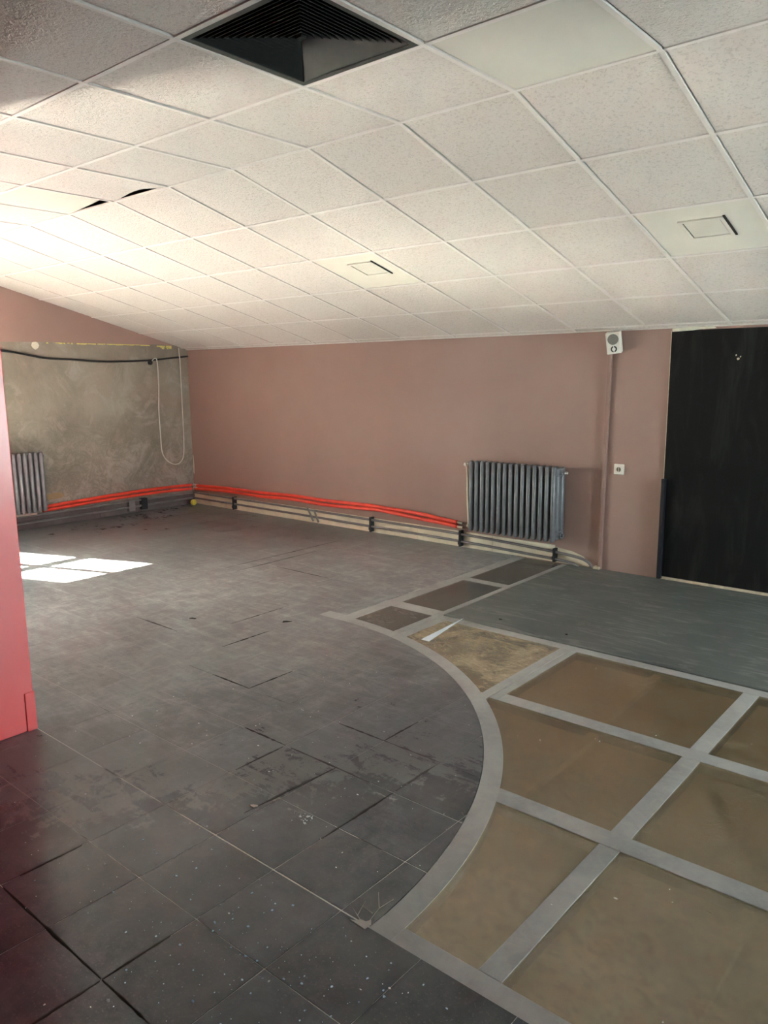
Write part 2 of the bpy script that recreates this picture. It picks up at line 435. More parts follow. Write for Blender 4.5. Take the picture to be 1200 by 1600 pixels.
# small square inset covers in the two plain sloping panels
def inset(i, j, u, v, label):
    e = empty('ceiling_inset', label=label, cat='ceiling cover', group='small square covers in the sloping ceiling')
    e.matrix_world = slopeM(i, j) @ Matrix.Translation((u, v, 0))
    w = .115
    fr = nb()
    for b in ((-w, w, -w, -w + .018), (-w, w, w - .018, w), (-w, -w + .018, -w, w), (w - .018, w, -w, w)):
        box(fr, b[0], b[1], b[2], b[3], -.007, .001)
    obj('rim', fr, M_tile_s, e)
    box_o = bxo('cover', M_tile_s, (-w + .026, w - .020, -w + .022, w - .026, -.006, .001), e, bev=.001)
    bxo('shadow_gap', M_plenum, (-w + .012, w - .012, -w + .012, w - .012, -.001, .0005), e)
    bxo('lifted_edge', M_plenum, (w + .0005, w + .011, -w - .01, w + .004, -.0055, .0005), e)  # solid dark strip laid along one side of the rim
inset(2, 2, .31, .27, 'small square white ceiling cover with a dark gap, above the black wall panel')
inset(-2, 2, .36, .25, 'small square white cover in the sloping ceiling above the long mauve wall')

# air diffuser: nested pyramid louvres
dv = empty('ceiling_diffuser', (X0 + T6 * 1.5, YC - T6 * 1.5, ZC), label='black square ceiling air diffuser with nested louvres', cat='air vent')
fr = nb(); h = T6 / 2
for b in ((-h + .010, h - .010, -h + .010, -h + .036), (-h + .010, h - .010, h - .036, h - .010), (-h + .010, -h + .036, -h + .036, h - .036), (h - .036, h - .010, -h + .036, h - .036)):
    box(fr, *b, -.002, .012)
obj('rim', fr, M_vent_rim, dv)
def frustum(bm, r0, z0, r1, z1, th=.0016):
    ring = lambda r, z: [bm.verts.new((sx * r, sy * r, z)) for sx, sy in ((-1, -1), (1, -1), (1, 1), (-1, 1))]
    A, B, C_, D2 = ring(r0, z0), ring(r1, z1), ring(r0 + th, z0 + th), ring(r1 + th, z1 + th)
    for k in range(4):
        q = (k + 1) % 4
        bm.faces.new((A[k], A[q], B[q], B[k])); bm.faces.new((C_[q], C_[k], D2[k], D2[q]))
        bm.faces.new((A[k], C_[k], C_[q], A[q])); bm.faces.new((B[q], D2[q], D2[k], B[k]))
NL = 13
for k in range(NL):
    r = .262 - k * .0192
    bm = nb(); frustum(bm, r, .000 + k * .0008, r - .024, .030 + k * .0008)
    obj('louvre', bm, M_vent, dv)
bm = nb(); box(bm, -.013, .013, -.013, .013, .008, .03); obj('centre_cap', bm, M_vent, dv)
bm = nb()
for b in ((-h, h, -h, -h + .004), (-h, h, h - .004, h), (-h, -h + .004, -h, h), (h - .004, h, -h, h)): box(bm, *b, .006, .2)
box(bm, -h, h, -h, h, .19, .2); obj('duct_box', bm, M_plenum, dv)

# ------------------------------------------------------------------ walls
def wall_holes(bm, axis, pos, th, lo, hi, z0, ztop, holes):
    """wall in plane axis=pos .. pos+th, along the other axis lo..hi; ztop(function) gives its height"""
    hs = sorted(holes); cuts = [lo]
    for a, b, c, d in hs: cuts += [a, b]
    cuts.append(hi)
    def bx_(a, b, c, d):
        if b - a < 1e-5 or d - c < 1e-5: return
        if axis == 'x': box(bm, min(pos, pos + th), max(pos, pos + th), a, b, c, d)
        else: box(bm, a, b, min(pos, pos + th), max(pos, pos + th), c, d)
    for k in range(0, len(cuts), 2): bx_(cuts[k], cuts[k + 1], z0, ztop)
    for a, b, c, d in hs: bx_(a, b, z0, c); bx_(a, b, d, ztop)
bm = nb(); wall_holes(bm, 'x', XL, -.24, YF - .24, YB + .24, -.12, ZC + .25, WIN_L)
wall_left = obj('wall_left', bm, M_plaster, kind='structure', label='gable wall of bare grey plaster left of the mauve wall', cat='wall')
# paint layer still on the upper part of the gable (thin coat proud of the bare plaster)
bm = nb()
zt = 1.985
ys = [YF, 2.9, YB - .35, YB - .001]
pts = []
n_ = 60
edge = []
for k in range(n_ + 1):
    y = YF + (YB - .22 - YF) * k / n_
    edge.append((y, zt + random.uniform(-.008, .008) + .004 * math.sin(k * .9)))
top = [(YB - .22, ceil_z(YB - .22) + .02), (YC, ZC + .02), (YF, ZC + .02)]
vs = [(XL, y, z) for y, z in edge + top]
lo = [bm.verts.new(v) for v in vs]; hi = [bm.verts.new((v[0] + .007, v[1], v[2])) for v in vs]
bm.faces.new(lo); bm.faces.new(hi[::-1])
for k in range(len(vs)):
    q = (k + 1) % len(vs); bm.faces.new((lo[k], hi[k], hi[q], lo[q]))
obj('upper_paint_coat', bm, M_mauve, wall_left)

bm = nb(); wall_holes(bm, 'y', YB, .24, XL - .24, XR + .24, -.12, ZC + .25, [])
wall_back = obj('wall_back', bm, M_mauve, kind='structure', label='long low mauve painted wall behind the dark radiator', cat='wall')
bm = nb(); wall_holes(bm, 'x', XR, .24, YF - .24, YB + .24, -.12, ZC + .25, WIN_R_ADDED)
obj('wall_right', bm, M_mauve, kind='structure', label='mauve wall closing the room beyond the black panel', cat='wall')
bm = nb(); wall_holes(bm, 'y', YF, -.24, XL - .24, XR + .24, -.12, ZC + .25, WIN_F)
obj('wall_front', bm, M_mauve, kind='structure', label='mauve wall behind the viewer', cat='wall')
# red partition
pb = nb(); box(pb, PX - .32, PX, YF, PY, 0, ZC - .001, bev=.004)
part = obj('wall_partition', pb, M_red, kind='structure', label='red painted partition wall ending at the left edge', cat='wall')
bxo('corner_block', M_red, (PX - .05, PX + .006, PY - .042, PY + .004, 0, .185), part, bev=.002)

# windows (frames + panes)
def window(name, axis, pos, sgn, a, b, c, d, split, transom, label):
    fr = nb(); dpt = (pos + sgn * .06, pos + sgn * .12)
    lo_, hi_ = min(dpt), max(dpt)
    def bb(bm, u0, u1, z0, z1, l=lo_, h2=hi_):
        if axis == 'x': box(bm, l, h2, u0, u1, z0, z1)
        else: box(bm, u0, u1, l, h2, z0, z1)
    f = .035
    bb(fr, a, b, c, c + f); bb(fr, a, b, d - f, d); bb(fr, a, a + f, c, d); bb(fr, b - f, b, c, d)
    for s in split: bb(fr, s - .03, s + .03, c, d)
    if transom: bb(fr, a, b, transom - .03, transom + .03)
    w = obj(name, fr, M_wframe, kind='structure', label=label, cat='window')
    us = [a] + list(split) + [b]; zs = [c] + ([transom] if transom else []) + [d]
    for k in range(len(us) - 1):
        for q in range(len(zs) - 1):
            g = nb(); m_ = (lo_ + hi_) / 2; bb(g, us[k] + .02, us[k + 1] - .02, zs[q] + .02, zs[q + 1] - .02, m_ - .002, m_ + .002)
            obj('pane', g, M_win, w)
    sl = nb()
    if axis == 'x': box(sl, min(pos - sgn * .10, pos + sgn * .06), max(pos - sgn * .10, pos + sgn * .06), a - .05, b + .05, c - .035, c)
    else: box(sl, a - .05, b + .05, min(pos - sgn * .10, pos + sgn * .06), max(pos - sgn * .10, pos + sgn * .06), c - .035, c)
    obj('sill', sl, M_wframe, w)
for k, (a, b, c, d) in enumerate(WIN_L):
    window('window_%d' % (k + 1), 'x', XL, -1, a, b, c, d, [(a + b) / 2], 1.00, ['white framed gable window farthest from the grey radiator', 'white framed gable window nearest the grey radiator'][k])
window('window_3', 'x', XR, 1, *WIN_R_ADDED[0], [(WIN_R_ADDED[0][0] + WIN_R_ADDED[0][1]) / 2], None, 'white framed window in the right hand wall')

# ------------------------------------------------------------------ floor
XE = -3.505          # left edge of the frame strip running to the back wall
arc = [(PX + RA * math.cos(t), PY + RA * math.sin(t)) for t in [math.radians(91.8) * k / 40 for k in range(41)]]
GY0 = 1.497
tile_region = [(XL, YF), (XR, YF), (XR, GY0), (PX + RA - .008, GY0)] + arc[0:] + [(XE, YB), (XL, YB)]
fl = nb()
up = [fl.verts.new((x, y, -.0007)) for x, y in tile_region]; dn = [fl.verts.new((x, y, -.12)) for x, y in tile_region]
fl.faces.new(up)
for k in range(len(up)):
    q = (k + 1) % len(up); fl.faces.new((up[k], up[q], dn[q], dn[k]))
floor = obj('floor', fl, M_joint, kind='structure', label='worn dark grey tiled floor covered in dust and scuffs', cat='floor')
bxo('floor_slab', M_slab, (XL - .2, XR + .2, YF - .2, YB + .2, -.20, -.118), floor)

FT = .3096; FX, FY = -2.103, 1.212
def inside_tiles(poly):
    """clip a small square to the tiled region -> polygon or None"""
    cx = sum(p[0] for p in poly) / 4; cy = sum(p[1] for p in poly) / 4
    poly = clip_half(poly, -1, 0, -XL); poly = clip_half(poly, 1, 0, XR) if poly else poly
    poly = clip_half(poly, 0, 1, YB) if poly else poly
    poly = clip_half(poly, 0, -1, -YF) if poly else poly
    if not poly: return None
    ymax = max(p[1] for p in poly); xmax = max(p[0] for p in poly)
    if ymax <= GY0 + .03: return clip_half(poly, 0, 1, GY0 + .02)
    if cx > PX + RA + .2: return clip_half(poly, 0, 1, GY0)
    if cy > PY + .1 and xmax > XE:
        if cy > PY + RA + .16:
            return clip_half(poly, 1, 0, XE)
        # inside of the circle: clip by tangents
        if cx < PX - .25: return poly
        for k in range(0, 93, 4):
            t = math.radians(k); poly = clip_half(poly, math.cos(t), math.sin(t), PX * math.cos(t) + PY * math.sin(t) + RA)
            if len(poly) < 3: return None
        return poly
    return poly
def sc_area(poly):
    pr = []
    for x, y in poly:
        p = Vector((x, y, -CAM_H)); z = p.dot(D_)
        if z < .1: return 0
        pr.append((600 + 1209.67 * p.dot(R_) / z, 800 - 1209.67 * p.dot(U_) / z))
    pr = clip_half(pr, 1, 0, 1200); pr = clip_half(pr, -1, 0, 0) if pr else pr
    pr = clip_half(pr, 0, 1, 1600) if pr else pr; pr = clip_half(pr, 0, -1, 0) if pr else pr
    return area(pr) if len(pr) > 2 else 0
cells = []
for i in range(-21, 17):
    for j in range(-15, 17):
        x, y = FX + i * FT, FY + j * FT; g = .0012
        sq = [(x + g, y + g), (x + FT - g, y + g), (x + FT - g, y + FT - g), (x + g, y + FT - g)]
        # keep clear of the partition
        if x + FT > PX - .32 and x < PX and y < PY:
            if x < PX - .32: sq = clip_half(sq, 1, 0, PX - .32)
            elif x + FT > PX and y + FT < PY + .2: sq = clip_half(sq, -1, 0, -PX) if y < PY - .05 else sq
            else: continue
        if not sq or len(sq) < 3: continue
        full = len(sq) == 4 and abs(area(sq) - (FT - 2 * g) ** 2) < 1e-6
        pl = inside_tiles(sq)
        if not pl or len(pl) < 3 or area(pl) < 2e-4: continue
        full = full and abs(area(pl) - (FT - 2 * g) ** 2) < 1e-6
        cells.append((sc_area(pl), x, y, pl, full))
cells.sort(key=lambda c: -c[0])
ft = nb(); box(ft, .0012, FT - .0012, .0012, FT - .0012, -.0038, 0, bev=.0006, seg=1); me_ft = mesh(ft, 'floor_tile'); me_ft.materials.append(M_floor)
rest_bm = nb()
for k, (a_, x, y, pl, full) in enumerate(cells):
    if k < 298 and a_ > 0:
        if full:
            o = link('floor_tile', me_ft, None, floor); o.location = (x, y, random.uniform(0, .0003))
            o.rotation_euler = (random.uniform(-.0004, .0004), random.uniform(-.0004, .0004), 0)
        else:
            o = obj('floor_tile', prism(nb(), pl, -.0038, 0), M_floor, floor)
    else:
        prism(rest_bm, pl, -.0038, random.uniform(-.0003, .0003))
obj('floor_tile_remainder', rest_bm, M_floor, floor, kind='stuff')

# dirt packed along some of the joints
gm = nb()
for (i0, j0, i1, j1) in ((-.1, 1.5, 0, 3), (-1.9, 3, -1, 3), (-.9, 3, .6, 3), (1, 1.72, 1, 3), (1, 3.05, 1, 3.98), (-.9, 4, 0, 4), (0, 4, 1, 4), (0, 4, 0, 4.8),
                         (-4, 4, -3, 4), (-3, 4, -3, 5.0), (-.94, -1, .98, -1), (1, -1, 1.75, -1), (1, -1.7, 1, -1.02), (1, -1, 1, -.3), (-1, 2.1, -1, 2.95), (-1, -.8, -1, -.1),
                         (-9.5, 9, -9.5, 12), (-10, 9, -10, 13.5), (-9, 10, -7, 10), (-6, 6, -6, 7.5), (-8, 5, -6.5, 5), (-5, 5, -5, 6.2)):
    n = 14; x0, y0, x1, y1 = FX + i0 * FT, FY + j0 * FT, FX + i1 * FT, FY + j1 * FT
    L = math.hypot(x1 - x0, y1 - y0); nx, ny = -(y1 - y0) / L, (x1 - x0) / L; A = []; B_ = []
    for k in range(n + 1):
        t_ = k / n; w_ = .0055 * (math.sin(math.pi * min(1, t_ * 1.0)) * .8 + .25) * random.uniform(.45, 1.35)
        A.append((x0 + t_ * (x1 - x0) + nx * w_, y0 + t_ * (y1 - y0) + ny * w_)); w_ *= random.uniform(.5, 1.2)
        B_.append((x0 + t_ * (x1 - x0) - nx * w_, y0 + t_ * (y1 - y0) - ny * w_))
    prism(gm, A + B_[::-1], -.0005, .0007)
obj('joint_grime', gm, M_leaf, floor, kind='stuff')

# ------------------------------------------------------------------ glass floor with frame bars
gf = empty('glass_floor', (0, 0, 0), label='glass walk-on floor inlay with grey frame bars, brown panes and curved edge', cat='glass floor')
XG = 2.2     # right end, outside the view
ZT = -.001; ZB = -.05
RO = RA + .085
def bar(x0, x1, y0, y1):
    o = bxo('frame_bar', M_frame, (x0, x1, y0, y1, -.016, ZT), gf, bev=.003)
    bxo('joist', M_dark_under, (x0 + .004, x1 - .004, y0 + .004, y1 - .004, ZB - .01, -.0162), o)  # dark joist added under the bar to deepen the shade at pane edges
    return o
arc_o = [(PX + RO * math.cos(t), PY + RO * math.sin(t)) for t in [math.radians(91.8) * k / 40 for k in range(41)]]
band = nb(); prism(band, [(PX + (RA + .003) * math.cos(math.radians(91.5) * k / 40), PY + (RA + .003) * math.sin(math.radians(91.5) * k / 40)) for k in range(41)] + arc_o[::-1], -.016, ZT + .0008)
cb = obj('curved_frame_bar', band, M_frame, gf)
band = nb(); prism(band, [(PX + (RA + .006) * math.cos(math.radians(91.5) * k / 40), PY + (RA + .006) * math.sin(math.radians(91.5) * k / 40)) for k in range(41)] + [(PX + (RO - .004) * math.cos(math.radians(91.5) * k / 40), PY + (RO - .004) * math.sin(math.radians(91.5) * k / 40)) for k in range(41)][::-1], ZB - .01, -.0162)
obj('curved_joist', band, M_dark_under, cb)  # dark like the straight joists, for shaded pane edges along the curve
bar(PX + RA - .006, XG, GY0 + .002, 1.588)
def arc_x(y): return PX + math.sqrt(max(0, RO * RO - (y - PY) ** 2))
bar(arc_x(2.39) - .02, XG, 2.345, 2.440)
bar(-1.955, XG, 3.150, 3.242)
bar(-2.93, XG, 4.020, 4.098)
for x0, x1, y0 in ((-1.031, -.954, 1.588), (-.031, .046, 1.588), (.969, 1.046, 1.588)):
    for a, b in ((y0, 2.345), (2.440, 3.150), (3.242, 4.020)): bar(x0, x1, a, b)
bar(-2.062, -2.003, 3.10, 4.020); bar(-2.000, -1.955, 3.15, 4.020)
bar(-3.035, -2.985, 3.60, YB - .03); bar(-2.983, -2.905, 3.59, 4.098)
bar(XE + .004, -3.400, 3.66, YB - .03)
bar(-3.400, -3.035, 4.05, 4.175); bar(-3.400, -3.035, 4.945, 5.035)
# panes: polygons clipped by the curved bar
def outside_arc(poly, r):
    """part of a polygon outside the circle, built by sampling the arc between the polygon's sides"""
    n = 48; x0 = min(p[0] for p in poly); x1 = max(p[0] for p in poly); y0 = min(p[1] for p in poly); y1 = max(p[1] for p in poly)
    left = []
    for k in range(n + 1):
        y = y0 + (y1 - y0) * k / n; dx = r * r - (y - PY) ** 2
        xl = PX + math.sqrt(dx) if dx > 0 else x0
        left.append((min(max(x0, xl), x1), y))
    left = [p for p in left if p[0] < x1 - 1e-4]
    out = [(x1, left[0][1])] + [(x1, y1)] + left[::-1]
    cl = []
    for p in out:
        if not cl or (abs(p[0] - cl[-1][0]) + abs(p[1] - cl[-1][1])) > 1e-5: cl.append(p)
    if abs(cl[0][0] - cl[-1][0]) + abs(cl[0][1] - cl[-1][1]) < 1e-5: cl.pop()
    return cl
def pane(x0, x1, y0, y1, under, gm, slats=()):
    poly = outside_arc([(x0, y0), (x1, y0), (x1, y1), (x0, y1)], RO)
    obj('underlay_board', prism(nb(), poly, ZB - .012, ZB), under, gf)
    for s in slats: bxo('support_slat', M_brown, (s - .022, s + .022, max(y0, poly[0][1]) + .002, y1 - .002, ZB + .0005, ZB + .032), gf)
    obj('glass_pane', prism(nb(), poly, -.007, -.0025), gm, gf)
B, G = M_brown, M_glass
pane(-2.905, -2.062, 3.05, 4.02, B, M_glass_b)
pane(-1.955, -1.031, 3.242, 4.02, B, G, (-1.47,))
pane(-2.02, -1.031, 2.440, 3.15, B, G, (-1.43,))
pane(-1.60, -1.031, 1.588, 2.345, B, G)
for x0, x1, s in ((-.954, -.031, -.535), (.046, .969, .5), (1.046, XG, 1.6)):
    pane(x0, x1, 3.242, 4.02, B, G); pane(x0, x1, 2.44, 3.15, B, G); pane(x0, x1, 1.588, 2.345, B, G, (s,))
pane(-3.40, -3.035, 3.62, 4.05, M_dark_under, M_glass_d)
pane(-3.40, -3.035, 4.175, 4.945, M_dark_under, M_glass_d)
pane(-3.40, -3.035, 5.035, YB - .03, M_dark_under, M_glass_d)

# grey board
gb = empty('floor_board', (0, 0, 0), label='large grey painted board covering the floor before the black wall panel', cat='board')
bxo('board', M_board, (-2.975, -.40, 4.102, YB - .012, -.03, .004), gb, bev=.0015)
bxo('board', M_board, (-.397, XG, 4.102, YB - .012, -.03, .004), gb, bev=.0015)
bxo('joist', M_slab, (-2.97, XG, 4.3, 4.36, -.118, -.03), gb); bxo('joist', M_slab, (-2.97, XG, 5.6, 5.66, -.118, -.03), gb)

# ------------------------------------------------------------------ skirting boards
def seg_board(name, axis, a, b, pos, d, z1, m, cuts, label):
    e = empty(name, kind='structure', label=label, cat='skirting')
    us = [a] + cuts + [b]
    for k in range(len(us) - 1):
        u0, u1 = us[k] + .0012, us[k + 1] - .0012
        bx_ = (u0, u1, pos - d, pos, 0, z1) if axis == 'x' else (pos, pos + d, u0, u1, 0, z1)
        bxo('board', m, bx_, e, bev=.003)
    return e
bb_ = seg_board('baseboard_back', 'x', XL + .02, -3.12, YB, .014, .148, M_cream, [-7.1, -6.28, -5.55, -4.62, -3.75], 'cream skirting board behind the two grey pipes along the mauve wall')
bm = nb(); prism(bm, [(-3.118, 0), (-2.80, 0), (-2.80, .03), (-2.86, .085), (-2.95, .112), (-3.118, .132)], 0, .014)
o = obj('board', bm, M_cream, bb_); o.matrix_world = Matrix.Translation((0, YB, 0)) @ Matrix.Rotation(math.pi / 2, 4, 'X')
seg_board('baseboard_left', 'y', YF + .3, YB - .02, XL, .014, .15, M_mskirt, [.5, 3.1, 4.6], 'dusty mauve skirting board along the bare plaster wall')

# ------------------------------------------------------------------ heating pipes
def pipe(name, pts, r, m, label=None, cat='pipe', n=10, group=None, smooth=6, pair=None):
    if pair is not None:
        obj(name, tube(nb(), smooth_path(pts, smooth), r, n), m, pair, smooth=True); return pair
    e = empty(name, label=label, cat=cat, group=group)
    obj('cable_run' if cat != 'pipe' else 'pipe_run', tube(nb(), smooth_path(pts, smooth), r, n), m, e, smooth=True)
    return e
YP = YB - .05
def clamp_b(x, e, z0=.03, z1=.16, w=.009):
    bm = nb(); box(bm, x - w, x + w, YP - .022, YB - .0145, z0, z1); box(bm, x - w * 1.6, x + w * 1.6, YP - .026, YP - .020, z0 + .02, z0 + .05)
    obj('pipe_bracket', bm, M_iron_d, e)
pair_b = empty('heating_pipe_pair', label='pair of grey heating pipes low along the mauve wall on shared brackets', cat='pipes')
up_p = pipe('upper_pipe', [(XL + .05, YP, .148), (-6.5, YP, .144), (-5.2, YP, .137), (-4.1, YP, .130), (-3.25, YP, .105), (-2.92, YP, .085), (-2.80, YP + .008, .055), (-2.755, YP + .01, .004)], .0125, M_pipe, pair=pair_b)
lo_p = pipe('lower_pipe', [(XL + .05, YP, .080), (-6.5, YP, .076), (-5.2, YP, .068), (-4.1, YP, .060), (-3.25, YP, .040), (-2.98, YP, .028), (-2.88, YP, .004)], .0125, M_pipe, pair=pair_b)
for x in (-7.42, -5.20, -4.08, -3.10): clamp_b(x, up_p, .012, .165 if x < -4 else .13)
bm = nb(); tube(bm, [(-6.12, YP - .018, .165), (-6.03, YP - .02, .03)], .011, 8); tube(bm, [(-6.02, YP - .018, .155), (-5.95, YP - .02, .025)], .011, 8)
obj('slanted_bracket', bm, M_pipe, up_p)
red_b = empty('insulated_pipe_pair', label='pair of bright red insulated pipes along the mauve wall to the radiator', cat='pipes')
def red_run(dz, seed, name, y=YB - .028):
    random.seed(seed)
    base = [(XL + .06, .215), (-7.6, .232), (-6.9, .238), (-6.45, .250), (-5.9, .246), (-5.3, .262), (-5.05, .258), (-4.6, .240), (-4.35, .226), (-4.13, .212)]
    return pipe(name, [(x, y - abs(dz) * .2, z + dz + random.uniform(-.005, .005)) for x, z in base], .0185, M_redpipe, n=12, pair=red_b)
ra = red_run(.022, 3, 'upper_pipe', YB - .024)
rb = red_run(-.019, 8, 'lower_pipe', YB - .030)
for e, z in ((ra, .234), (rb, .193)):
    obj('pipe_end_fitting', tube(nb(), [(-4.145, YB - .03, z), (-4.07, YB - .03, z - .004)], .012, 10), M_brass, e)
    obj('corner_fitting', tube(nb(), [(XL + .03, YB - .03, z + .002), (XL + .10, YB - .03, z + .002)], .021, 10), M_white, e)
XP = XL + .05
red_l = empty('insulated_pipe_pair', label='pair of bright red insulated pipes along the bare plaster wall', cat='pipes')
def red_left(dz, name, seed):
    random.seed(seed)
    return pipe(name, [(XL + .028, y, z + dz + random.uniform(-.004, .004)) for y, z in ((3.93, .195), (4.4, .212), (4.9, .225), (5.4, .228), (YB - .06, .218))], .0185, M_redpipe, n=12, pair=red_l)
red_left(.022, 'upper_pipe', 5)
red_left(-.019, 'lower_pipe', 6)
pair_l = empty('heating_pipe_pair', label='pair of grey heating pipes along the foot of the bare plaster wall', cat='pipes')
lp1 = pipe('upper_pipe', [(XP, YF + .5, .150), (XP, 3.0, .150), (XP, 4.6, .150), (XP, YB - .07, .150)], .0125, M_pipe, pair=pair_l)
lp2 = pipe('lower_pipe', [(XP, YF + .5, .075), (XP, 3.0, .075), (XP, 4.6, .078), (XP, YB - .07, .080)], .0125, M_pipe, pair=pair_l)
for y0, m_ in ((4.95, M_pipe), (5.12, M_iron_d)):
    bxo('pipe_bracket', m_, (XL + .0145, XP + .02, y0, y0 + .08, .03, .165), lp1, bev=.003)
bm = nb(); tube(bm, [(XP + .01, 3.55, .17), (XP + .01, 3.84, .165)], .014, 8); obj('stub_pipe', bm, M_chip, lp1)

# ------------------------------------------------------------------ radiators
def section_mesh():
    bm = nb()
    def col(y, rx, ry, z0, z1, n=12):
        rings = []
        prof = [(z0, .35), (z0 + .005, .74), (z0 + .014, 1.0), ((z0 + z1) / 2, 1.0), (z1 - .014, 1.0), (z1 - .005, .74), (z1, .35)]
        for z, s in prof:
            rings.append([bm.verts.new((rx * s * math.cos(2 * math.pi * k / n), y + ry * s * math.sin(2 * math.pi * k / n), z)) for k in range(n)])
        for q in range(len(rings) - 1):
            for k in range(n): bm.faces.new((rings[q][k], rings[q][(k + 1) % n], rings[q + 1][(k + 1) % n], rings[q + 1][k]))
        bm.faces.new(rings[0][::-1]); bm.faces.new(rings[-1])
    H_ = .64
    col(-.075, .0205, .027, 0, H_); col(0, .016, .024, .012, H_ - .016); col(.075, .0185, .026, .004, H_ - .014)
    for z in (.055, H_ - .055):                     # headers joining the columns and nipples joining the sections
        g = nb()
        box(bm, -.015, .015, -.08, .08, z - .035, z + .035, bev=.008)
        tube(bm, [(-.031, 0, z), (.031, 0, z)], .026, 10)
    box(bm, -.006, .006, -.07, .07, .06, H_ - .06)
    return mesh(bm, 'section', True)
me_sec = section_mesh(); me_sec.materials.append(M_iron)
def radiator(loc, rz, nsec, label):
    e = empty('cast_iron_radiator', loc, label=label, cat='radiator', group='dark cast iron radiators'); e.rotation_euler = (0, 0, rz)
    for k in range(nsec):
        o = link('section', me_sec, None, e); o.location = ((k - (nsec - 1) / 2) * .0582, 0, 0)
    w = nsec * .0582 / 2
    for sx in (-1, 1):
        for z in (.055, .585):
            obj('end_plug', tube(nb(), [(sx * w, 0, z), (sx * (w + .014), 0, z), (sx * (w + .018), 0, z), (sx * (w + .035), 0, z)], [.026, .026, .016, .014], 8), M_iron, e)
    for x in (-w * .6, w * .6):
        obj('wall_bracket', box(nb(), x - .012, x + .012, .04, .125, .50, .525), M_iron_d, e)
    return e, w
rx_c = (-3.885 - 3.02) / 2
rad, w = radiator((rx_c, YB - .13, .212), 0, 15, 'wide dark grey cast iron radiator hanging on the mauve wall')
# feed pipe and valves at its left end
xl = -w - .075
obj('feed_pipe', tube(nb(), smooth_path([(xl, -.002, .590), (xl + .006, 0, .55), (xl + .004, .01, .45), (xl - .004, .03, .25), (xl - .008, .05, .06), (xl - .008, .055, .03)], 6), .0095, 10), M_cream, rad, smooth=True)
vv_ = obj('valve', tube(nb(), [(xl - .012, 0, .592), (xl + .012, 0, .592), (xl + .03, 0, .590), (-w - .02, 0, .585)], [.020, .020, .010, .010], 10), M_white, rad)
obj('valve_head', tube(nb(), [(xl, -.03, .594), (xl, 0, .594)], .014, 10), M_white, vv_)
obj('lower_valve', tube(nb(), [(xl - .03, .06, .012), (xl + .005, .06, .010), (xl + .03, .02, -.002), (-w - .012, 0, .045)], [.014, .016, .012, .012], 8), M_brass, rad)
obj('lower_valve', tube(nb(), [(xl - .012, .055, .035), (xl - .006, .055, .012)], .015, 8), M_brass, rad)
obj('bleed_screw', tube(nb(), [(w + .035, 0, .585), (w + .055, 0, .585)], .010, 8), M_white, rad)
nl = 9
radl, wl_ = radiator((XL + .125, 3.90 - nl * .0582 / 2, .20), -math.pi / 2 + math.pi, nl, 'grey cast iron radiator half hidden behind the red partition')

# ------------------------------------------------------------------ black wall panel
wp = empty('wall_panel', (0, 0, 0), label='tall scuffed black board panel on the right of the mauve wall', cat='wall panel')
bxo('panel', M_black, (-2.205, XR - .01, YB - .016, YB - .0005, .028, ZW - .022), wp, bev=.002)
bxo('bottom_edge', M_wood, (-2.185, XR - .01, YB - .022, YB - .0165, .006, .026), wp)
bxo('side_edge', M_wood, (-2.2105, -2.2055, YB - .015, YB - .0005, .03, ZW - .022), wp)
bm = nb(); prism(bm, [(-2.20, 0), (-2.02, .004), (-1.98, .0), (-1.90, .003), (-1.88, -.012), (-2.0, -.014), (-2.05, -.02), (-2.2, -.024)], 0, .006)
o = obj('torn_top_edge', bm, M_fill, wp); o.matrix_world = Matrix.Translation((0, YB - .0165, ZW - .004)) @ Matrix.Rotation(math.pi / 2, 4, 'X')
bt = bxo('wall_batten', M_blackb, (-2.210, -2.180, YB - .058, YB - .0165, .012, .80), None, bev=.003, label='short black batten standing against the lower edge of the black panel', cat='batten')
cp = nb()
for x, z, s in ((-1.72, 1.70, .012), (-1.735, 1.725, .007), (-1.705, 1.715, .006)):
    prism(cp, [(x + s * math.cos(a) * random.uniform(.5, 1), z + s * math.sin(a) * random.uniform(.5, 1.2)) for a in [k * 1.05 for k in range(6)]], 0, .002)
o = obj('chipped_spot', cp, M_wood, wp); o.matrix_world = Matrix.Translation((0, YB - .0162, 0)) @ Matrix.Rotation(math.pi / 2, 4, 'X')

# ------------------------------------------------------------------ cable duct, speaker, socket
cd = empty('cable_duct', (0, 0, 0), label='narrow mauve cable duct rising from the floor to the small speaker', cat='cable duct')
def slab_path(bm, pts, w_, d_):
    rings = []
    for x, z in pts: rings.append([bm.verts.new((x + a, YB - b, z)) for a, b in ((-w_, 0.0), (w_, 0.0), (w_, d_), (-w_, d_))])
    for q in range(len(rings) - 1):
        for k in range(4): bm.faces.new((rings[q][k], rings[q][(k + 1) % 4], rings[q + 1][(k + 1) % 4], rings[q + 1][k]))
    bm.faces.new(rings[0][::-1]); bm.faces.new(rings[-1]); return bm
obj('duct', slab_path(nb(), [(-2.700, .004), (-2.698, .4), (-2.690, 1.2), (-2.682, 1.80)], .012, .030), M_duct, cd)
bxo('floor_cap', M_wood, (-2.745, -2.69, YB - .055, YB - .002, .0045, .026), cd, bev=.004)
sp = empty('wall_speaker', (-2.63, YB - .075, 1.842), label='small white wall speaker with round grey grille under the ceiling', cat='speaker')
sp.rotation_euler = (math.radians(10), math.radians(-6), math.radians(16))
obj('cabinet', box(nb(), -.055, .055, -.045, .045, -.083, .083, bev=.007, seg=3), M_white, sp)
def disc_y(r, y0, y1, z, m, name, n=28, par=None):
    return obj(name, tube(nb(), [(0, y0, z), (0, y1, z)], r, n), m, par or sp)
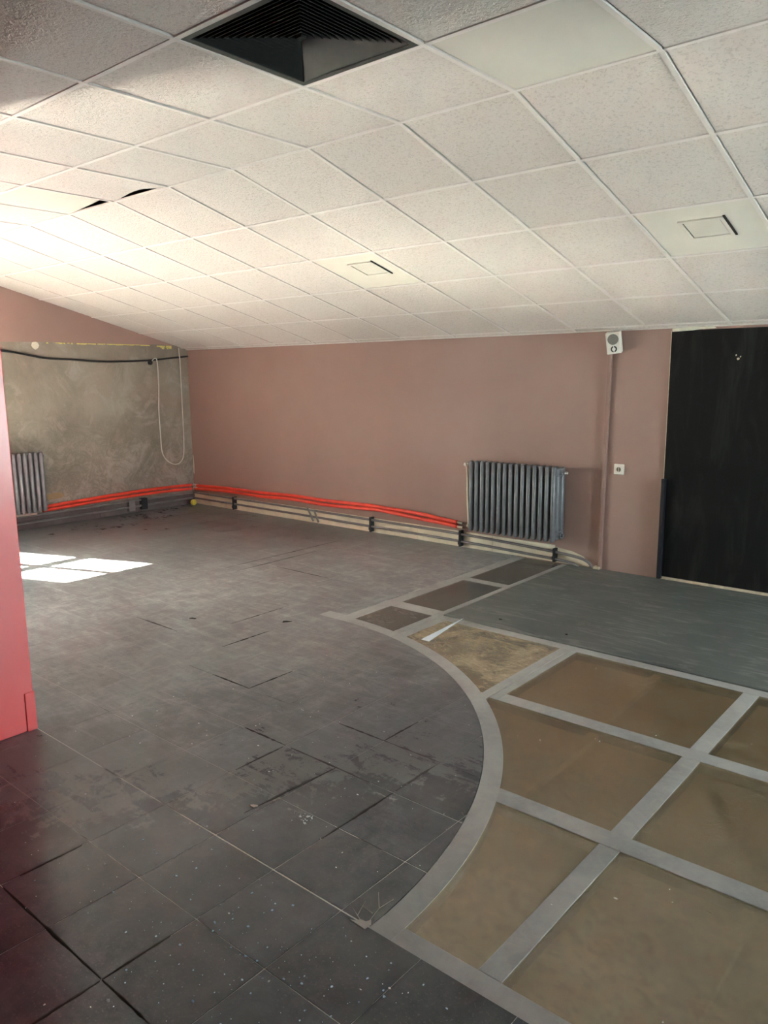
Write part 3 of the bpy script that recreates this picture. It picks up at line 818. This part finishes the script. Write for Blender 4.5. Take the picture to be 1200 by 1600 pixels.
gr_ = disc_y(.041, -.053, -.044, .030, M_spgrille, 'grille'); disc_y(.046, -.050, -.044, .030, M_white, 'grille_ring', par=gr_)
tw_ = disc_y(.024, -.049, -.044, -.045, M_spdark, 'tweeter'); disc_y(.013, -.054, -.044, -.045, M_white, 'tweeter_dome', par=tw_)
bxo('tweeter_bar', M_white, (-.003, .003, -.052, -.044, -.070, -.020), tw_)
bxo('bracket', M_spdark, (-.02, .02, .045, .066, -.02, .05), sp)
so = empty('wall_socket', (-2.573, YB, .845), label='square cream power socket beside the cable duct', cat='socket')
obj('cover_plate', box(nb(), -.042, .042, -.016, 0, -.042, .042, bev=.005), M_white, so)
def ringm(r0, r1, y0, y1, n=28):
    bm = nb(); P = lambda r, y: [bm.verts.new((r * math.cos(2 * math.pi * k / n), y, r * math.sin(2 * math.pi * k / n))) for k in range(n)]
    A, B2, C2, D3 = P(r1, y1), P(r1, y0), P(r0, y0), P(r0, y1)
    for k in range(n):
        q = (k + 1) % n
        bm.faces.new((A[k], A[q], B2[q], B2[k])); bm.faces.new((B2[k], B2[q], C2[q], C2[k])); bm.faces.new((C2[k], C2[q], D3[q], D3[k]))
    return bm
obj('socket_ring', ringm(.020, .027, -.021, -.015), M_white, so)
sw_ = obj('socket_well', tube(nb(), [(0, -.0175, 0), (0, -.0155, 0)], .0195, 24), simple('socket_well_grey', (.16, .15, .13), .6), so)
for sx in (-1, 1): obj('pin_hole', tube(nb(), [(sx * .0095, -.0185, 0), (sx * .0095, -.017, 0)], .003, 8), M_spdark, sw_)
bxo('earth_clip', M_brass, (-.003, .003, -.020, -.0165, -.019, .019), sw_)

# ------------------------------------------------------------------ cables and marks on the plaster wall
def lwp(y, z, off=.012): return (XL + off, y, z)
bcab = pipe('black_cable', [lwp(3.3, 1.92), lwp(3.653, 1.889), lwp(3.86, 1.862), lwp(4.1, 1.82), lwp(4.39, 1.808), lwp(4.77, 1.788), lwp(5.1, 1.794), lwp(5.40, 1.806), lwp(5.64, 1.83), lwp(YB - .005, 1.858)], .011, M_cable, 'black cable strung across the bare plaster wall', 'cable', 8)
obj('cable_hook', tube(nb(), [lwp(5.39, 1.778, .001), lwp(5.39, 1.778, .022)], .028, 12), M_cable, bcab)
wc = pipe('white_cord', [lwp(5.40, 1.80, .037), lwp(5.44, 1.828, .037), lwp(5.47, 1.79, .037), lwp(5.474, 1.524, .037), lwp(5.455, 1.216, .037), lwp(5.458, .904, .037), lwp(5.465, .707, .037), lwp(5.52, .599, .037), lwp(5.627, .533, .037), lwp(5.723, .549, .037), lwp(5.777, .641, .037), lwp(5.792, .882, .037), lwp(5.794, 1.202, .037), lwp(5.796, 1.519, .037), lwp(5.797, 1.80, .037), lwp(5.79, 1.88, .037), lwp(5.786, 1.955, .037)], .0065, M_cord, 'thin white cord hanging in a loop on the bare plaster wall', 'cord', 8)
fm = nb()
for k in range(26):
    y = 5.50 + .21 * random.random(); l = random.uniform(.01, .035) if y > 5.55 else .01
    z = 1.975
    box(fm, XL, XL + random.uniform(.004, .010), y, y + random.uniform(.008, .02), z - l, z + .006)
for k in range(44):
    y = 4.1 + 1.25 * random.random() ** .8
    box(fm, XL + .001, XL + random.uniform(.008, .012), y, y + random.uniform(.02, .07), zt - random.uniform(.006, .014), zt + .001)
obj('foam_residue', fm, M_foam, wall_left)
f2 = nb(); prism(f2, [(4.007 + .045 * math.cos(a) * q, 1.950 + .042 * math.sin(a) * q) for a, q in [(k * math.pi / 4, random.uniform(.85, 1.1)) for k in range(8)]], 0, .006)
o = obj('filler_spot', f2, M_fill, wall_left)
o.matrix_world = Matrix(((0, 0, 1, XL), (1, 0, 0, 0), (0, 1, 0, 0), (0, 0, 0, 1)))
f3 = nb(); prism(f3, [(-8.273, .40), (-8.262, .38), (-8.255, .50), (-8.262, .60), (-8.268, .62)], 0, .004)
o = obj('filler_streak', f3, M_fill, wall_back); o.matrix_world = Matrix.Translation((0, YB, 0)) @ Matrix.Rotation(math.pi / 2, 4, 'X')
f4 = nb(); prism(f4, [(3.96, .285), (4.15, .29), (4.20, .31), (4.16, .355), (4.0, .35), (3.95, .33)], 0, .003)
o = obj('stain_patch', f4, simple('ochre_patch', (.26, .18, .095), .9), wall_left)
o.matrix_world = Matrix(((0, 0, 1, XL), (1, 0, 0, 0), (0, 1, 0, 0), (0, 0, 0, 1)))

# ------------------------------------------------------------------ loose things on the floor
bl = nb(); bmesh.ops.create_uvsphere(bl, u_segments=24, v_segments=14, radius=.038)
ball = obj('ball', bl, M_ball, smooth=True, label='yellow ball lying in the corner by the red pipes', cat='ball'); ball.location = (-8.13, YB - .13, .038)
pp = nb()
for a, b, c_ in (((-2.79, 3.61, .004), (-2.73, 3.61, .004), (-2.745, 4.00, .05)), ):
    v = [pp.verts.new(q) for q in (a, b, c_)]; w2 = [pp.verts.new((q[0], q[1], q[2] + .0012)) for q in (a, b, c_)]
    pp.faces.new(v[::-1]); pp.faces.new(w2)
    for k in range(3): pp.faces.new((v[k], v[(k + 1) % 3], w2[(k + 1) % 3], w2[k]))
obj('paper_scrap', pp, M_paper, label='pointed bluish white paper scrap lying on the glass floor', cat='paper')
def flake(name, x, y, s, m, label, cat, asp=1.6, rz=0.0, z=.0005, group=None):
    bm = nb(); n = 9
    pts = [(s * asp * math.cos(2 * math.pi * k / n) * random.uniform(.45, 1.2), s * math.sin(2 * math.pi * k / n) * random.uniform(.35, 1.3)) for k in range(n)]
    prism(bm, pts, 0, .003)
    o = obj(name, bm, m, label=label, cat=cat, group=group); o.location = (x, y, z); o.rotation_euler = (0, 0, rz); return o
flake('wood_chip', -2.14, 1.73, .009, M_chip, 'small pinkish chip lying on the dark floor tiles', 'chip', 2.2, .4)
flake('dirt_flake', -3.71, 3.33, .019, M_leaf, 'large dark dirt flake on the tiles near the glass floor tip', 'debris', 2.0, .7)
flake('dirt_flake', -4.25, 2.98, .013, M_leaf, 'dark dirt flake on the tiles left of the larger flake', 'debris', 1.8, .5)
flake('dirt_flake', -2.14, 4.25, .009, M_leaf, 'small dark flake on the grey board nearest the glass floor bar', 'debris', 1.4, .2, .0045)
flake('dirt_flake', -2.62, 4.25, .008, M_leaf, 'small dark flake at the left of the grey board', 'debris', 2.0, .2, .0045)
def flecks(name, m, n, fn, label, s0=.0012, s1=.005):
    bm = nb()
    for k in range(n):
        x, y = fn(); s = s0 + (s1 - s0) * random.random() ** 3; a0 = random.random() * 6.28; asp = random.uniform(.5, 1.6)
        pts = [(x + s * asp * math.cos(a0 + q * 1.257) * random.uniform(.6, 1.1), y + s * math.sin(a0 + q * 1.257) * random.uniform(.6, 1.1)) for q in range(5)]
        prism(bm, pts, .0003, .0016)
    return obj(name, bm, m, label=label, cat='debris', kind='stuff')
def inarc(x, y): return (x - PX) ** 2 + (y - PY) ** 2 < (RA - .03) ** 2 or y < GY0 - .03
def f_main():
    while True:
        x = random.uniform(-3.3, -1.0); y = random.uniform(.7, 3.2)
        if inarc(x, y): return x, y
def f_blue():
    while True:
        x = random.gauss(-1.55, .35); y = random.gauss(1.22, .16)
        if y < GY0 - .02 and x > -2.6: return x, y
flecks('plaster_crumbs', M_fleck, 190, f_main, 'tiny white plaster crumbs scattered over the dark tiles')
flecks('pale_blue_crumbs', M_glint, 230, f_blue, 'pale blue glinting crumbs on the nearest dark tiles', .0008, .005)  # flat flecks paint the sky's glints on the tiles
flecks('crumb_cluster', M_fleck, 26, lambda: (random.gauss(-1.93, .02), random.gauss(1.80, .02)), 'cluster of white crumbs on one dark tile', .0015, .007)
flecks('glass_floor_crumbs', M_fleck, 16, lambda: (random.uniform(-1.9, -.5), random.uniform(1.7, 3.9)), 'few white crumbs on the brown glass panes', .002, .005)
# filler smear at the corner of the glass floor
sm_ = nb(); prism(sm_, [(-1.373, 1.503), (-1.371, 1.53), (-1.384, 1.545), (-1.392, 1.53), (-1.41, 1.527), (-1.42, 1.512), (-1.436, 1.506)], .0003, .002)
for a, b in (((-1.386, 1.54), (-1.40, 1.60)), ((-1.40, 1.60), (-1.392, 1.66)), ((-1.40, 1.60), (-1.45, 1.655)), ((-1.41, 1.525), (-1.465, 1.55)), ((-1.43, 1.535), (-1.455, 1.60)), ((-1.40, 1.57), (-1.455, 1.575))):
    L = math.hypot(b[0] - a[0], b[1] - a[1]); nx, ny = -(b[1] - a[1]) / L * .0009, (b[0] - a[0]) / L * .0009
    prism(sm_, [(a[0] + nx, a[1] + ny), (a[0] - nx, a[1] - ny), (b[0] - nx * .5, b[1] - ny * .5), (b[0] + nx * .5, b[1] + ny * .5)], .0003, .0016)
obj('filler_smear', sm_, simple('pale_filler', (.22, .205, .205), .8), gf)
